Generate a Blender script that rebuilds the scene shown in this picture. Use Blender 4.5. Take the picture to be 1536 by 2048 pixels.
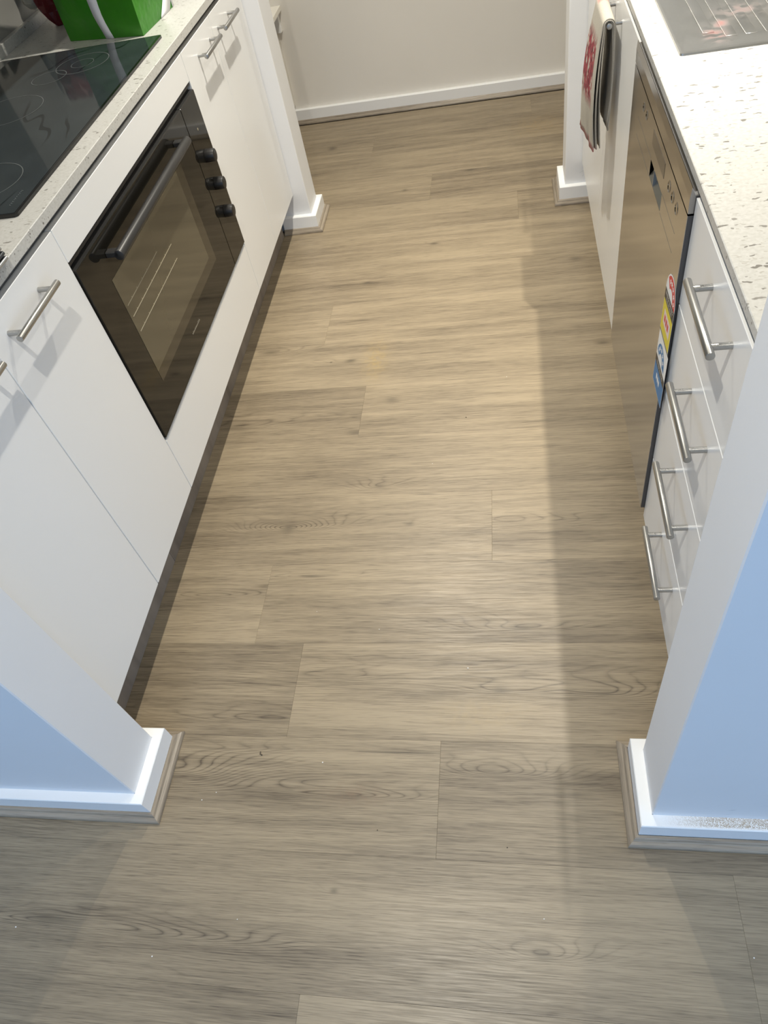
import bpy, bmesh, math, random
from mathutils import Vector, Matrix
S = bpy.context.scene
for o in list(bpy.data.objects): bpy.data.objects.remove(o)
COL = S.collection
R = random.Random(7)

# ------------------------------------------------------------------ camera
CAM = (1.0438, -0.4422, 1.4577)
PITCH, YAW, ROLL = (math.radians(a) for a in (-48.868, -16.2339, -14.3761))
FPX = 1445.98
cd = bpy.data.cameras.new('camera'); cam = bpy.data.objects.new('camera', cd); COL.objects.link(cam)
fw = Vector((math.sin(YAW)*math.cos(PITCH), math.cos(YAW)*math.cos(PITCH), math.sin(PITCH)))
rt = Vector((math.cos(YAW), -math.sin(YAW), 0)); up = rt.cross(fw)
r2 = math.cos(ROLL)*rt + math.sin(ROLL)*up; u2 = -math.sin(ROLL)*rt + math.cos(ROLL)*up
M4 = Matrix((r2, u2, -fw)).transposed().to_4x4(); M4.translation = CAM
cam.matrix_world = M4
cd.sensor_fit = 'VERTICAL'; cd.sensor_height = 24.0; cd.lens = FPX/2048*24.0
cd.clip_start = 0.02; cd.clip_end = 60
S.camera = cam

# ------------------------------------------------------------------ view + world + daylight
S.view_settings.view_transform = 'Standard'; S.view_settings.look = 'None'
S.view_settings.gamma = 1.0; S.view_settings.use_curve_mapping = False
S.view_settings.exposure = 0.45
w = bpy.data.worlds.new('world'); S.world = w; w.use_nodes = True
w.node_tree.nodes['Background'].inputs[0].default_value = (0.36, 0.60, 1.0, 1)
w.node_tree.nodes['Background'].inputs[1].default_value = 1.0
def area(name, loc, rot, sx, sy, energy, col, shape='RECTANGLE', spread=None):
    l = bpy.data.lights.new(name, 'AREA'); l.shape = shape; l.size = sx
    if shape in ('RECTANGLE', 'ELLIPSE'): l.size_y = sy
    l.energy = energy; l.color = col
    if spread: l.spread = spread
    o = bpy.data.objects.new(name, l); o.location = loc; o.rotation_euler = rot; COL.objects.link(o)
    return o
# daylight through the big living-room window behind the camera
LIVY = -3.4
area('daylight_and_fill', (1.1, LIVY+0.05, 1.25), (math.radians(90), 0, 0), 3.4, 2.1, 5, (0.46, 0.68, 1.0))
area('daylight_and_fill', (3.12, -1.85, 1.25), (0, math.radians(90), 0), 2.1, 2.3, 13.5, (0.50, 0.71, 1.0))
area('daylight_and_fill', (-1.72, -1.85, 1.25), (0, math.radians(-90), 0), 2.1, 2.3, 4.5, (0.55, 0.74, 1.0))  # added fill, no window known here; brightens the right stub wall end
WARM = (1.0, 0.95, 0.84)
CEIL = 2.4
LAMPS = [(0.735, -0.06, 14.0, 160, 0.0, 'downlight over the kitchen entrance'), (0.735, 1.80, 13.5, 112, 0.0, 'downlight over the far half of the aisle'),
         (0.70, 2.95, 7.0, 150, 0.0, 'downlight over the passage past the stub walls'),
         (1.629, 1.22, 6.2, 78, 11.0, 'downlight over the sink bench')]
for x, y, e, beam, tilt, lab in LAMPS:      # tilt: the gimbal of the bench downlight leans towards the aisle
    area('downlight_beam', (x, y, CEIL-0.012), (0, math.radians(tilt), 0), 0.036, 0, e, WARM, 'DISK', math.radians(beam))

# ------------------------------------------------------------------ materials
def mat(name, col=(0.8, 0.8, 0.8), rough=0.5, metal=0.0, **kw):
    m = bpy.data.materials.new(name); m.use_nodes = True
    b = m.node_tree.nodes['Principled BSDF']
    b.inputs['Base Color'].default_value = (*col, 1); b.inputs['Roughness'].default_value = rough
    b.inputs['Metallic'].default_value = metal
    for k, v in kw.items(): b.inputs[k].default_value = v
    return m
class NT:
    def __init__(s, m): s.m = m; s.t = m.node_tree; s.b = s.t.nodes['Principled BSDF']
    def n(s, typ, **kw):
        nd = s.t.nodes.new(typ)
        for k, v in kw.items(): setattr(nd, k, v)
        return nd
    def l(s, a, b): s.t.links.new(a, b)
    def put(s, sock, v):
        if v is None: return
        if hasattr(v, 'links'): s.l(v, sock)
        else: sock.default_value = v
    def math(s, op, a, b=None, c=None, clamp=False):
        nd = s.n('ShaderNodeMath', operation=op, use_clamp=clamp)
        s.put(nd.inputs[0], a); s.put(nd.inputs[1], b); s.put(nd.inputs[2], c)
        return nd.outputs[0]
    def vmath(s, op, a, b=None):
        nd = s.n('ShaderNodeVectorMath', operation=op); s.put(nd.inputs[0], a); s.put(nd.inputs[1], b)
        return nd.outputs[0]
    def noise(s, vec, scale, detail=2.0, rough=0.5, dim='3D'):
        nd = s.n('ShaderNodeTexNoise', noise_dimensions=dim); s.put(nd.inputs['Vector'], vec)
        nd.inputs['Scale'].default_value = scale; nd.inputs['Detail'].default_value = detail; nd.inputs['Roughness'].default_value = rough
        return nd.outputs['Fac']
    def ramp(s, f, stops):
        nd = s.n('ShaderNodeValToRGB'); s.put(nd.inputs[0], f); e = nd.color_ramp.elements
        while len(e) < len(stops): e.new(0.5)
        for i, (p, c) in enumerate(stops): e[i].position = p; e[i].color = (*c, 1) if len(c) == 3 else c
        return nd.outputs[0]
    def mix(s, f, a, b, mode='MIX'):
        nd = s.n('ShaderNodeMix', data_type='RGBA', blend_type=mode)
        s.put(nd.inputs[0], f); s.put(nd.inputs[6], a if hasattr(a, 'links') else (*a, 1)); s.put(nd.inputs[7], b if hasattr(b, 'links') else (*b, 1))
        return nd.outputs[2]
    def mr(s, v, a, b, c=0.0, d=1.0):
        nd = s.n('ShaderNodeMapRange'); nd.clamp = True
        s.put(nd.inputs[0], v)
        for i, q in enumerate((a, b, c, d)): nd.inputs[1+i].default_value = q
        return nd.outputs[0]
    def obj(s): return s.n('ShaderNodeTexCoord').outputs['Object']
    def pos(s): return s.n('ShaderNodeNewGeometry').outputs['Position']
    def attr(s, name):
        nd = s.n('ShaderNodeAttribute', attribute_type='OBJECT', attribute_name=name); return nd
    def sep(s, v):
        nd = s.n('ShaderNodeSeparateXYZ'); s.l(v, nd.inputs[0]); return nd.outputs
    def comb(s, x, y, z):
        nd = s.n('ShaderNodeCombineXYZ')
        for i, v in enumerate((x, y, z)): s.put(nd.inputs[i], v)
        return nd.outputs[0]
    def bump(s, h, strength, dist=0.001):
        nd = s.n('ShaderNodeBump'); nd.inputs['Strength'].default_value = strength; nd.inputs['Distance'].default_value = dist
        s.put(nd.inputs['Height'], h); s.l(nd.outputs[0], s.b.inputs['Normal'])
    def base(s, c): s.l(c, s.b.inputs['Base Color'])

NF = 4
def wood_material(name, light, dark, rough=0.42, stains=()):
    m = mat(name, light, rough); t = NT(m)
    x, y, z = t.sep(t.obj())
    sw = t.attr('swap').outputs['Fac']; seed = t.attr('seed').outputs['Fac']
    u = t.math('ADD', t.math('MULTIPLY', x, t.math('SUBTRACT', 1.0, sw)), t.math('MULTIPLY', y, sw))
    v = t.math('ADD', t.math('MULTIPLY', y, t.math('SUBTRACT', 1.0, sw)), t.math('MULTIPLY', x, sw))
    su = t.math('MULTIPLY_ADD', seed, 3.17, u); sv = t.math('MULTIPLY_ADD', seed, 1.73, v)
    p_big = t.comb(t.math('MULTIPLY', su, 1.3), t.math('MULTIPLY', sv, 7.0), t.math('ADD', seed, z))
    p_mid = t.comb(t.math('MULTIPLY', su, 2.2), t.math('MULTIPLY', sv, 38.0), seed)
    p_fine = t.comb(t.math('MULTIPLY', su, 11.0), t.math('MULTIPLY', sv, 360.0), seed)
    p_pore = t.comb(t.math('MULTIPLY', su, 26.0), t.math('MULTIPLY', sv, 700.0), seed)
    h = t.math('MULTIPLY', sv, 130.0)
    h = t.math('ADD', h, t.math('MULTIPLY', t.noise(p_big, 1.0, 3.0), 16.0))
    knots = None; ringw = None
    for i in range(1, NF+1):
        f = t.sep(t.attr('f%d' % i).outputs['Vector']); g = t.sep(t.attr('g%d' % i).outputs['Vector'])
        du = t.math('SUBTRACT', u, f[0]); dv = t.math('SUBTRACT', v, f[1])
        a = t.math('MAXIMUM', f[2], 0.001); b = t.math('MAXIMUM', g[0], 0.0004)
        wob = t.math('MULTIPLY', t.math('SUBTRACT', t.noise(p_mid, 1.6, 2.0), 0.5), 0.006)
        dv2 = t.math('ADD', dv, t.math('MULTIPLY', wob, t.math('MINIMUM', t.math('MULTIPLY', b, 120.0), 1.0)))
        q = t.math('ADD', t.math('POWER', t.math('DIVIDE', du, a), 2.0), t.math('POWER', t.math('DIVIDE', dv2, b), 2.0))
        gs = t.math('EXPONENT', t.math('MULTIPLY', q, -1.0))
        kd = t.math('MULTIPLY', gs, g[1]); knots = kd if knots is None else t.math('ADD', knots, kd)
        # grain deflects round the knot: a wider bump in the growth-ring field
        q2 = t.math('ADD', t.math('POWER', t.math('DIVIDE', du, t.math('MULTIPLY', a, 8.5)), 2.0), t.math('POWER', t.math('DIVIDE', dv, t.math('MULTIPLY', b, 3.8)), 2.0))
        g2 = t.math('EXPONENT', t.math('MULTIPLY', t.math('POWER', t.math('ADD', q2, 0.02), 0.6), -1.4))
        h = t.math('MULTIPLY_ADD', g2, g[2], h)
        rw = t.math('MULTIPLY', g2, t.math('MINIMUM', t.math('MULTIPLY', g[2], 0.12), 1.0))
        ringw = rw if ringw is None else t.math('ADD', ringw, rw)
    saw = t.math('FRACT', h)
    ring = t.math('POWER', t.math('ABSOLUTE', t.math('MULTIPLY_ADD', saw, 2.0, -1.0)), 4.0)
    mid = t.noise(p_mid, 1.0, 4.0, 0.55); fine = t.noise(p_fine, 1.0, 3.0, 0.6); pore = t.noise(p_pore, 1.0, 1.0)
    big = t.noise(p_big, 1.1, 2.0)
    rfade = t.mr(t.noise(p_big, 2.1, 1.0), 0.48, 0.68)
    tone = t.attr('tone').outputs['Fac']
    f = t.math('MULTIPLY', t.mr(mid, 0.32, 0.72), 0.42)
    f = t.math('ADD', f, t.math('MULTIPLY', t.mr(fine, 0.36, 0.66), 0.34))
    f = t.math('ADD', f, t.math('MULTIPLY', t.mr(pore, 0.52, 0.68), 0.24))
    f = t.math('ADD', f, t.math('MULTIPLY', t.mr(big, 0.35, 0.7), 0.30))
    rr = t.math('ADD', t.math('MULTIPLY', rfade, 0.22), t.math('MULTIPLY', t.math('MINIMUM', ringw, 1.0), 0.55))
    f = t.math('ADD', f, t.math('MULTIPLY', ring, rr))
    f = t.math('ADD', f, tone); f = t.math('SUBTRACT', f, 0.20)
    col = t.mix(t.math('MINIMUM', t.math('MAXIMUM', f, 0.0), 1.0), light, dark)
    col = t.mix(t.math('MINIMUM', knots, 0.9), col, tuple(c*0.34 for c in dark))
    if stains:
        px, py, pz = t.sep(t.pos())
        for sx, sy, ra, rb, amt, c in stains:
            q = t.math('ADD', t.math('POWER', t.math('DIVIDE', t.math('SUBTRACT', px, sx), ra), 2.0), t.math('POWER', t.math('DIVIDE', t.math('SUBTRACT', py, sy), rb), 2.0))
            k = t.math('MULTIPLY', t.math('EXPONENT', t.math('MULTIPLY', q, -1.0)), t.mr(t.noise(t.pos(), 60.0, 3.0), 0.3, 0.65))
            col = t.mix(t.math('MULTIPLY', k, amt), col, c)
    t.base(col)
    t.l(t.mr(fine, 0.3, 0.7, rough-0.05, rough+0.10), t.b.inputs['Roughness'])
    hb = t.math('ADD', t.math('MULTIPLY', fine, -0.7), t.math('MULTIPLY', pore, -0.6))
    t.bump(hb, 0.35, 0.0006)
    return m
LIGHT = (0.312, 0.249, 0.163); DARK = (0.078, 0.057, 0.036)
M_floor = wood_material('oak_vinyl_plank', LIGHT, DARK, 0.40,
    [(0.60, 1.43, 0.035, 0.09, 0.5, (0.36, 0.25, 0.09)), (1.19, 3.02, 0.10, 0.10, 0.4, (0.33, 0.22, 0.09)),
     (0.95, 0.21, 0.10, 0.035, 0.4, (0.36, 0.27, 0.14)), (0.70, 0.035, 0.06, 0.02, 0.45, (0.20, 0.13, 0.08))])
M_mould = wood_material('oak_moulding', (0.34, 0.285, 0.215), (0.135, 0.107, 0.078), 0.35)
M_kick = wood_material('grey_oak_kickboard', (0.27, 0.235, 0.20), (0.12, 0.10, 0.085), 0.4)

def paint(name, col, rough=0.6, bump=0.06, scuff=False):
    m = mat(name, col, rough); t = NT(m)
    t.bump(t.noise(t.pos(), 180.0, 2.0), bump, 0.001)
    v = t.noise(t.pos(), 3.0, 3.0)
    c0_ = t.mix(t.mr(v, 0.3, 0.7), tuple(c*0.97 for c in col), col)
    if scuff:
        px, py, pz = t.sep(t.pos())
        zone = t.math('MULTIPLY', t.math('MULTIPLY', t.mr(pz, 0.075, 0.085), t.mr(pz, 0.145, 0.13)), t.math('MULTIPLY', t.mr(px, 1.29, 1.31), t.mr(px, 1.50, 1.46)))
        n_ = t.noise(t.comb(t.math('MULTIPLY', px, 30.0), py, t.math('MULTIPLY', t.math('ADD', pz, t.math('MULTIPLY', px, -0.35)), 110.0)), 1.0, 3.0, 0.6)
        c0_ = t.mix(t.math('MULTIPLY', t.math('MULTIPLY', zone, t.mr(n_, 0.64, 0.70)), 0.35), c0_, (0.30, 0.30, 0.31))
    t.base(c0_)
    return m
M_wall = paint('white_wall_paint', (0.80, 0.765, 0.70))
M_splash = paint('grey_splashback', (0.31, 0.30, 0.275), 0.35, 0.0)
M_wing = paint('wing_wall_paint', (0.80, 0.80, 0.80), scuff=True)
M_trim = mat('white_gloss_trim', (0.86, 0.86, 0.85), 0.35)
M_ceil = paint('ceiling_paint', (0.82, 0.82, 0.81), 0.8)
def dusty():
    m = mat('dusty_white_trim', (0.86, 0.86, 0.85), 0.45); t = NT(m)
    g = t.n('ShaderNodeNewGeometry'); nz = t.sep(g.outputs['Normal'])[2]; px, py, pz = t.sep(g.outputs['Position'])
    sp = t.noise(g.outputs['Position'], 640.0, 2.0, 0.7)
    k = t.math('MULTIPLY', t.mr(sp, 0.42, 0.54), t.math('MULTIPLY', t.mr(nz, 0.7, 0.9), t.mr(px, 1.27, 1.36)))
    k = t.math('MULTIPLY', k, t.mr(py, -0.0195, -0.015))
    t.base(t.mix(k, (0.86, 0.86, 0.85), (0.42, 0.34, 0.25)))
    return m
M_dusty = dusty()
M_door = mat('white_satin_laminate', (0.80, 0.80, 0.79), 0.26)
M_carc = mat('carcass_gap_shade', (0.16, 0.16, 0.155), 0.6)  # shade of the gaps between fronts put into the carcass colour
def stone():
    m = mat('speckled_white_stone', (0.8, 0.78, 0.74), 0.30); t = NT(m)
    P = t.pos()
    wv = t.n('ShaderNodeMapping'); t.l(P, wv.inputs[0]); wv.inputs['Scale'].default_value = (0.42, 1.0, 1.0); wv.inputs['Rotation'].default_value = (0, 0, 0.15)
    jit = t.n('ShaderNodeTexNoise'); t.l(P, jit.inputs['Vector']); jit.inputs['Scale'].default_value = 70.0
    pv = t.vmath('ADD', wv.outputs[0], t.vmath('MULTIPLY', jit.outputs['Color'], (0.012, 0.012, 0.0)))
    def flakes(scale, thr, keep):
        vo = t.n('ShaderNodeTexVoronoi'); t.l(pv, vo.inputs['Vector']); vo.inputs['Scale'].default_value = scale
        c = t.sep(vo.outputs['Color'])
        size = t.math('MULTIPLY', c[1], thr)
        k = t.math('LESS_THAN', vo.outputs['Distance'], size)
        return t.math('MULTIPLY', k, t.math('LESS_THAN', c[0], keep)), c[2]
    k1, c1 = flakes(140.0, 0.37, 0.50); k2, c2 = flakes(270.0, 0.40, 0.62)
    base = t.mix(t.mr(t.noise(P, 160.0, 3.0), 0.35, 0.65), (0.50, 0.493, 0.462), (0.56, 0.553, 0.525))
    col = t.mix(t.math('MULTIPLY', k2, t.mr(c2, 0, 1, 0.2, 0.7)), base, (0.30, 0.275, 0.235))
    col = t.mix(t.math('MULTIPLY', k1, t.mr(c1, 0, 1, 0.2, 0.85)), col, (0.10, 0.088, 0.072))
    t.base(col); return m
M_stone = stone()
def steel(name, col, rough, axis, metal=1.0, sc=600.0):
    m = mat(name, col, rough, metal); t = NT(m)
    mp = t.n('ShaderNodeMapping'); t.l(t.obj(), mp.inputs[0])
    s = [sc]*3; s[axis] = 6.0; mp.inputs['Scale'].default_value = s
    nz = t.noise(mp.outputs[0], 1.0, 2.0)
    t.l(t.mr(nz, 0.3, 0.7, rough*0.8, rough*1.3), t.b.inputs['Roughness'])
    t.base(t.mix(nz, tuple(c*0.9 for c in col), col)); return m
M_handle = steel('brushed_nickel', (0.46, 0.455, 0.44), 0.33, 1)
M_dw = steel('dishwasher_stainless', (0.44, 0.425, 0.41), 0.13, 1)
M_dwside = mat('dark_steel_edge', (0.10, 0.10, 0.105), 0.35, 0.6)
def sinkmat():
    m = mat('sink_stainless', (0.55, 0.55, 0.54), 0.26, 1.0); t = NT(m); P = t.pos()
    px, py, pz = t.sep(P)
    def blob(x, y, a, b):
        return t.math('EXPONENT', t.math('MULTIPLY', -1.0, t.math('ADD', t.math('POWER', t.math('DIVIDE', t.math('SUBTRACT', px, x), a), 2.0), t.math('POWER', t.math('DIVIDE', t.math('SUBTRACT', py, y), b), 2.0))))
    nz = t.noise(P, 45.0, 3.0)
    k = t.math('ADD', blob(1.433, 1.15, 0.018, 0.035), t.math('ADD', blob(1.452, 1.205, 0.012, 0.018), t.math('MULTIPLY', blob(1.50, 1.26, 0.04, 0.03), 0.5)))
    k = t.math('MULTIPLY', k, t.mr(nz, 0.42, 0.55))
    col = t.mix(t.math('MINIMUM', t.math('MULTIPLY', k, 0.8), 0.85), (0.45, 0.45, 0.44), (0.30, 0.10, 0.09))
    dk = t.mr(t.noise(P, 30.0, 4.0, 0.7), 0.66, 0.74)
    col = t.mix(t.math('MULTIPLY', dk, 0.5), col, (0.28, 0.27, 0.25))
    t.base(col)
    t.l(t.math('SUBTRACT', 1.0, t.math('MULTIPLY', t.math('MINIMUM', k, 1.0), 0.8)), t.b.inputs['Metallic'])
    t.l(t.mr(t.noise(P, 22.0, 3.0), 0.3, 0.7, 0.30, 0.36), t.b.inputs['Roughness'])
    return m
M_sink = sinkmat()
M_black = mat('black_plastic', (0.012, 0.012, 0.012), 0.35)
M_blackmet = mat('black_satin_metal', (0.035, 0.034, 0.033), 0.38, 0.3)
M_ovenglass = mat('black_oven_glass', (0.010, 0.009, 0.007), 0.045, 0.0, **{'IOR': 1.42})
M_ovenwin = mat('coated_window_glass', (0.075, 0.065, 0.042), 0.06, 0.0, **{'IOR': 1.75})
M_ovenwin2 = mat('window_border_glass', (0.036, 0.030, 0.019), 0.06, 0.0, **{'IOR': 1.6})
M_wire = mat('rack_wire', (0.27, 0.235, 0.16), 0.5)
def cookglass():
    m = mat('black_ceramic_glass', (0.02, 0.022, 0.024), 0.06, 0.0, **{'IOR': 1.33}); t = NT(m); P = t.pos()
    mp = t.n('ShaderNodeMapping'); t.l(P, mp.inputs[0]); mp.inputs['Scale'].default_value = (9.0, 3.0, 1.0); mp.inputs['Rotation'].default_value = (0, 0, 0.5)
    a = t.noise(mp.outputs[0], 1.0, 1.0)
    line = t.math('LESS_THAN', t.math('ABSOLUTE', t.math('SUBTRACT', a, 0.47)), 0.011)
    gate = t.mr(t.noise(P, 4.0, 1.0), 0.47, 0.54)
    film = t.mr(t.noise(P, 14.0, 3.0), 0.3, 0.7, 0.7, 1.0)
    film = t.math('MULTIPLY', film, t.math('SUBTRACT', 1.0, t.math('MULTIPLY', t.math('MULTIPLY', line, gate), 0.75)))
    t.base(t.mix(film, (0.003, 0.004, 0.005), (0.030, 0.038, 0.042)))
    return m
M_cook = cookglass()
M_cookrim = mat('black_cooktop_bevel', (0.008, 0.008, 0.008), 0.12)
M_print = mat('grey_printed_ring', (0.13, 0.14, 0.14), 0.4)
M_bag = mat('green_woven_plastic', (0.045, 0.26, 0.008), 0.42); 
def bagm():
    t = NT(M_bag); P = t.obj()
    t.bump(t.noise(P, 22.0, 2.0), 0.5, 0.012)
    t.base(t.mix(t.mr(t.noise(P, 9.0, 2.0), 0.35, 0.7), (0.022, 0.165, 0.004), (0.034, 0.205, 0.006)))
bagm()
M_strap = mat('white_bag_webbing', (0.72, 0.72, 0.74), 0.7)
M_red = mat('dark_red_wrapper', (0.16, 0.010, 0.014), 0.25)
M_cream = mat('cream_wrapper_seal', (0.50, 0.46, 0.36), 0.4)
M_trayA = mat('grey_baking_tray', (0.42, 0.43, 0.43), 0.35, 0.7)
M_trayB = mat('dark_baking_tray', (0.05, 0.055, 0.06), 0.4, 0.3)
M_white = mat('sticker_white', (0.80, 0.80, 0.79), 0.45)
M_srd = mat('sticker_red', (0.62, 0.03, 0.03), 0.45)
M_syl = mat('sticker_yellow', (0.70, 0.58, 0.03), 0.45)
M_sbl = mat('sticker_blue', (0.02, 0.17, 0.40), 0.45)
M_sbk = mat('sticker_black', (0.015, 0.013, 0.012), 0.45)
M_spk = mat('sticker_pale_pink', (0.74, 0.60, 0.58), 0.45)
M_lamp = mat('lamp_diffuser', (0.9, 0.9, 0.85), 0.5); 
M_lamp.node_tree.nodes['Principled BSDF'].inputs['Emission Color'].default_value = (*WARM, 1)
M_lamp.node_tree.nodes['Principled BSDF'].inputs['Emission Strength'].default_value = 6.0
def towelm():
    m = mat('linen_towel', (0.52, 0.48, 0.41), 0.95); t = NT(m); P = t.pos(); px, py, pz = t.sep(P)
    nz = t.n('ShaderNodeNewGeometry').outputs['Normal']; nx = t.sep(nz)[0]
    wv = t.noise(t.comb(t.math('MULTIPLY', px, 900.0), t.math('MULTIPLY', py, 900.0), t.math('MULTIPLY', pz, 900.0)), 1.0, 1.0)
    base = t.mix(t.mr(wv, 0.3, 0.7), (0.34, 0.31, 0.26), (0.46, 0.43, 0.37))
    a = t.noise(t.vmath('MULTIPLY', P, (0.0, 1.0, 1.0)), 34.0, 2.0, 0.6); b = t.noise(t.vmath('MULTIPLY', P, (0.0, 1.0, 1.0)), 75.0, 2.0)
    zone = t.math('MULTIPLY', t.math('MULTIPLY', t.mr(pz, 0.625, 0.66), t.mr(pz, 0.80, 0.77)), t.mr(py, 1.560, 1.570))
    zone = t.math('MULTIPLY', zone, t.math('LESS_THAN', px, t.math('MULTIPLY_ADD', t.math('SUBTRACT', pz, 0.54), 0.02, 1.2700)))
    k = t.math('MULTIPLY', t.mr(a, 0.40, 0.46), zone)
    top = t.math('MULTIPLY', t.mr(pz, 0.835, 0.84), t.mr(py, 1.655, 1.67))
    red = t.mix(t.mr(b, 0.4, 0.6), (0.12, 0.012, 0.02), (0.30, 0.045, 0.055))
    col = t.mix(k, base, red); col = t.mix(t.math('MULTIPLY', top, 0.7), col, (0.50, 0.16, 0.14))
    fr = t.math('MULTIPLY', t.mr(pz, 0.558, 0.548), t.math('GREATER_THAN', t.math('FRACT', t.math('MULTIPLY', py, 170.0)), 0.35))
    fr = t.math('MULTIPLY', fr, t.math('LESS_THAN', px, 1.2745))
    col = t.mix(t.math('MULTIPLY', fr, 0.8), col, (0.48, 0.10, 0.14))
    t.base(col); t.bump(wv, 0.4, 0.0008); return m
M_towel = towelm()
M_crumb = mat('crumb', (0.75, 0.73, 0.68), 0.8); M_crumbd = mat('dark_crumb', (0.06, 0.045, 0.03), 0.8)

# ------------------------------------------------------------------ mesh helpers
def box(bm, x0, x1, y0, y1, z0, z1, bev=0.0, seg=1):
    r = bmesh.ops.create_cube(bm, size=1.0)
    vs = r['verts']
    for v in vs: v.co = Vector((x0+(v.co.x+.5)*(x1-x0), y0+(v.co.y+.5)*(y1-y0), z0+(v.co.z+.5)*(z1-z0)))
    if bev > 0:
        es = list({e for v in vs for e in v.link_edges})
        bmesh.ops.bevel(bm, geom=es, offset=bev, segments=seg, affect='EDGES', profile=0.5)
    return bm
def B(*a, **k): return box(bmesh.new(), *a, **k)
def cyl(bm, a, b, r, seg=20, bev=0.0, r2=None):
    a, b = Vector(a), Vector(b); d = b-a; L = d.length
    q = Vector((0, 0, 1)).rotation_difference(d.normalized()).to_matrix().to_4x4(); q.translation = (a+b)/2
    g = bmesh.ops.create_cone(bm, cap_ends=True, segments=seg, radius1=r, radius2=r if r2 is None else r2, depth=L, matrix=q)
    if bev > 0:
        caps = [e for v in g['verts'] for e in v.link_edges if abs((e.verts[0].co-e.verts[1].co).normalized().dot(d.normalized())) < 0.01]
        bmesh.ops.bevel(bm, geom=list(set(caps)), offset=bev, segments=2, affect='EDGES', profile=0.5)
    return bm
def prism(bm, pts, z0, z1, axis='z'):
    def P(p, h): return {'z': (p[0], p[1], h), 'x': (h, p[0], p[1]), 'y': (p[0], h, p[1])}[axis]
    a = [bm.verts.new(P(p, z0)) for p in pts]; b = [bm.verts.new(P(p, z1)) for p in pts]; n = len(pts)
    bm.faces.new(a); bm.faces.new(b)
    for i in range(n): bm.faces.new((a[i], a[(i+1) % n], b[(i+1) % n], b[i]))
    bmesh.ops.recalc_face_normals(bm, faces=bm.faces[:])
    return bm
def wpos(o):
    p = Vector((0, 0, 0))
    while o: p += o.location; o = o.parent
    return p
def obj(name, bm, m, parent=None, smooth=False, origin=None):
    me = bpy.data.meshes.new(name)
    xs = [v.co for v in bm.verts]
    if origin is None:
        lo = Vector((min(c.x for c in xs), min(c.y for c in xs), min(c.z for c in xs))); hi = Vector((max(c.x for c in xs), max(c.y for c in xs), 0))
        origin = Vector(((lo.x+hi.x)/2, (lo.y+hi.y)/2, lo.z))
    origin = Vector(origin)
    for v in bm.verts: v.co -= origin
    if smooth:
        for f in bm.faces: f.smooth = True
        for e in bm.edges:
            if len(e.link_faces) == 2 and e.calc_face_angle(0) > 0.6: e.smooth = False
    bm.to_mesh(me); bm.free()
    for q in (m if isinstance(m, (list, tuple)) else [m]): me.materials.append(q)
    o = bpy.data.objects.new(name, me); COL.objects.link(o)
    if parent: o.parent = parent; o.location = origin-wpos(parent)
    else: o.location = origin
    return o
def tag(o, label=None, cat=None, group=None, kind=None):
    if label: o['label'] = label
    if cat: o['category'] = cat
    if group: o['group'] = group
    if kind: o['kind'] = kind
    return o
def thing(name, label, cat, loc, group=None):
    o = bpy.data.objects.new(name, None); COL.objects.link(o); o.location = loc; o.empty_display_size = 0.1
    return tag(o, label, cat, group)
def struct(name, bm, m, label=None, **k):
    o = obj(name, bm, m, **k); return tag(o, label, name.split('_')[0], None, 'structure')

# ------------------------------------------------------------------ dimensions (metres)
XWL, XWR, T1 = 0.2542, 1.2576, 0.120
YF, T2, YB = 2.324, 0.135, 3.42
SK, HS, QD = 0.021, 0.0646, 0.018
XDL, XDR = 0.2002, 1.3171
XCL, XCR = 0.2055, 1.3145
ZB, ZT = 0.1493, 0.8766
ZC, ZR = 0.913, 0.9055            # tops of the left and right benchtops
G1, G2, G3, G4 = 0.4591, 0.7612, 1.6612, 1.9621
XLW, XRW = -0.36, 1.94            # back walls of the two runs of cabinets
LX0, LX1 = -1.8, 3.2              # living area

# ------------------------------------------------------------------ floor and planks
floor = tag(obj('floor', B(LX0, LX1, LIVY, YB+0.1, -0.09, -0.0052), M_floor), 'greige oak vinyl plank floor with staggered end joints', 'floor', None, 'structure')
floor['tone'] = 0.9
PW, PL = 0.23, 1.52
JO = {-2: .640, -1: 1.389, 0: .867, 1: .531, 2: .409, 3: .974, 4: 1.46, 5: .582, 6: .06, 7: .411, 8: 1.55, 9: .04, 10: 1.08, 11: .724, 12: .1, 13: .428, 14: 1.164}
TONE = {(0, 0): -.02, (0, 1): .10, (1, 0): .07, (1, 1): -.08, (2, 1): .02, (3, 1): -.06, (3, 2): .0, (5, 0): .10, (5, 1): -.05, (6, 1): -.07, (8, 1): -.10, (9, 1): -.08, (7, 1): .0, (11, 0): -.05, (11, 1): .10, (10, 0): -.03}
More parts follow.
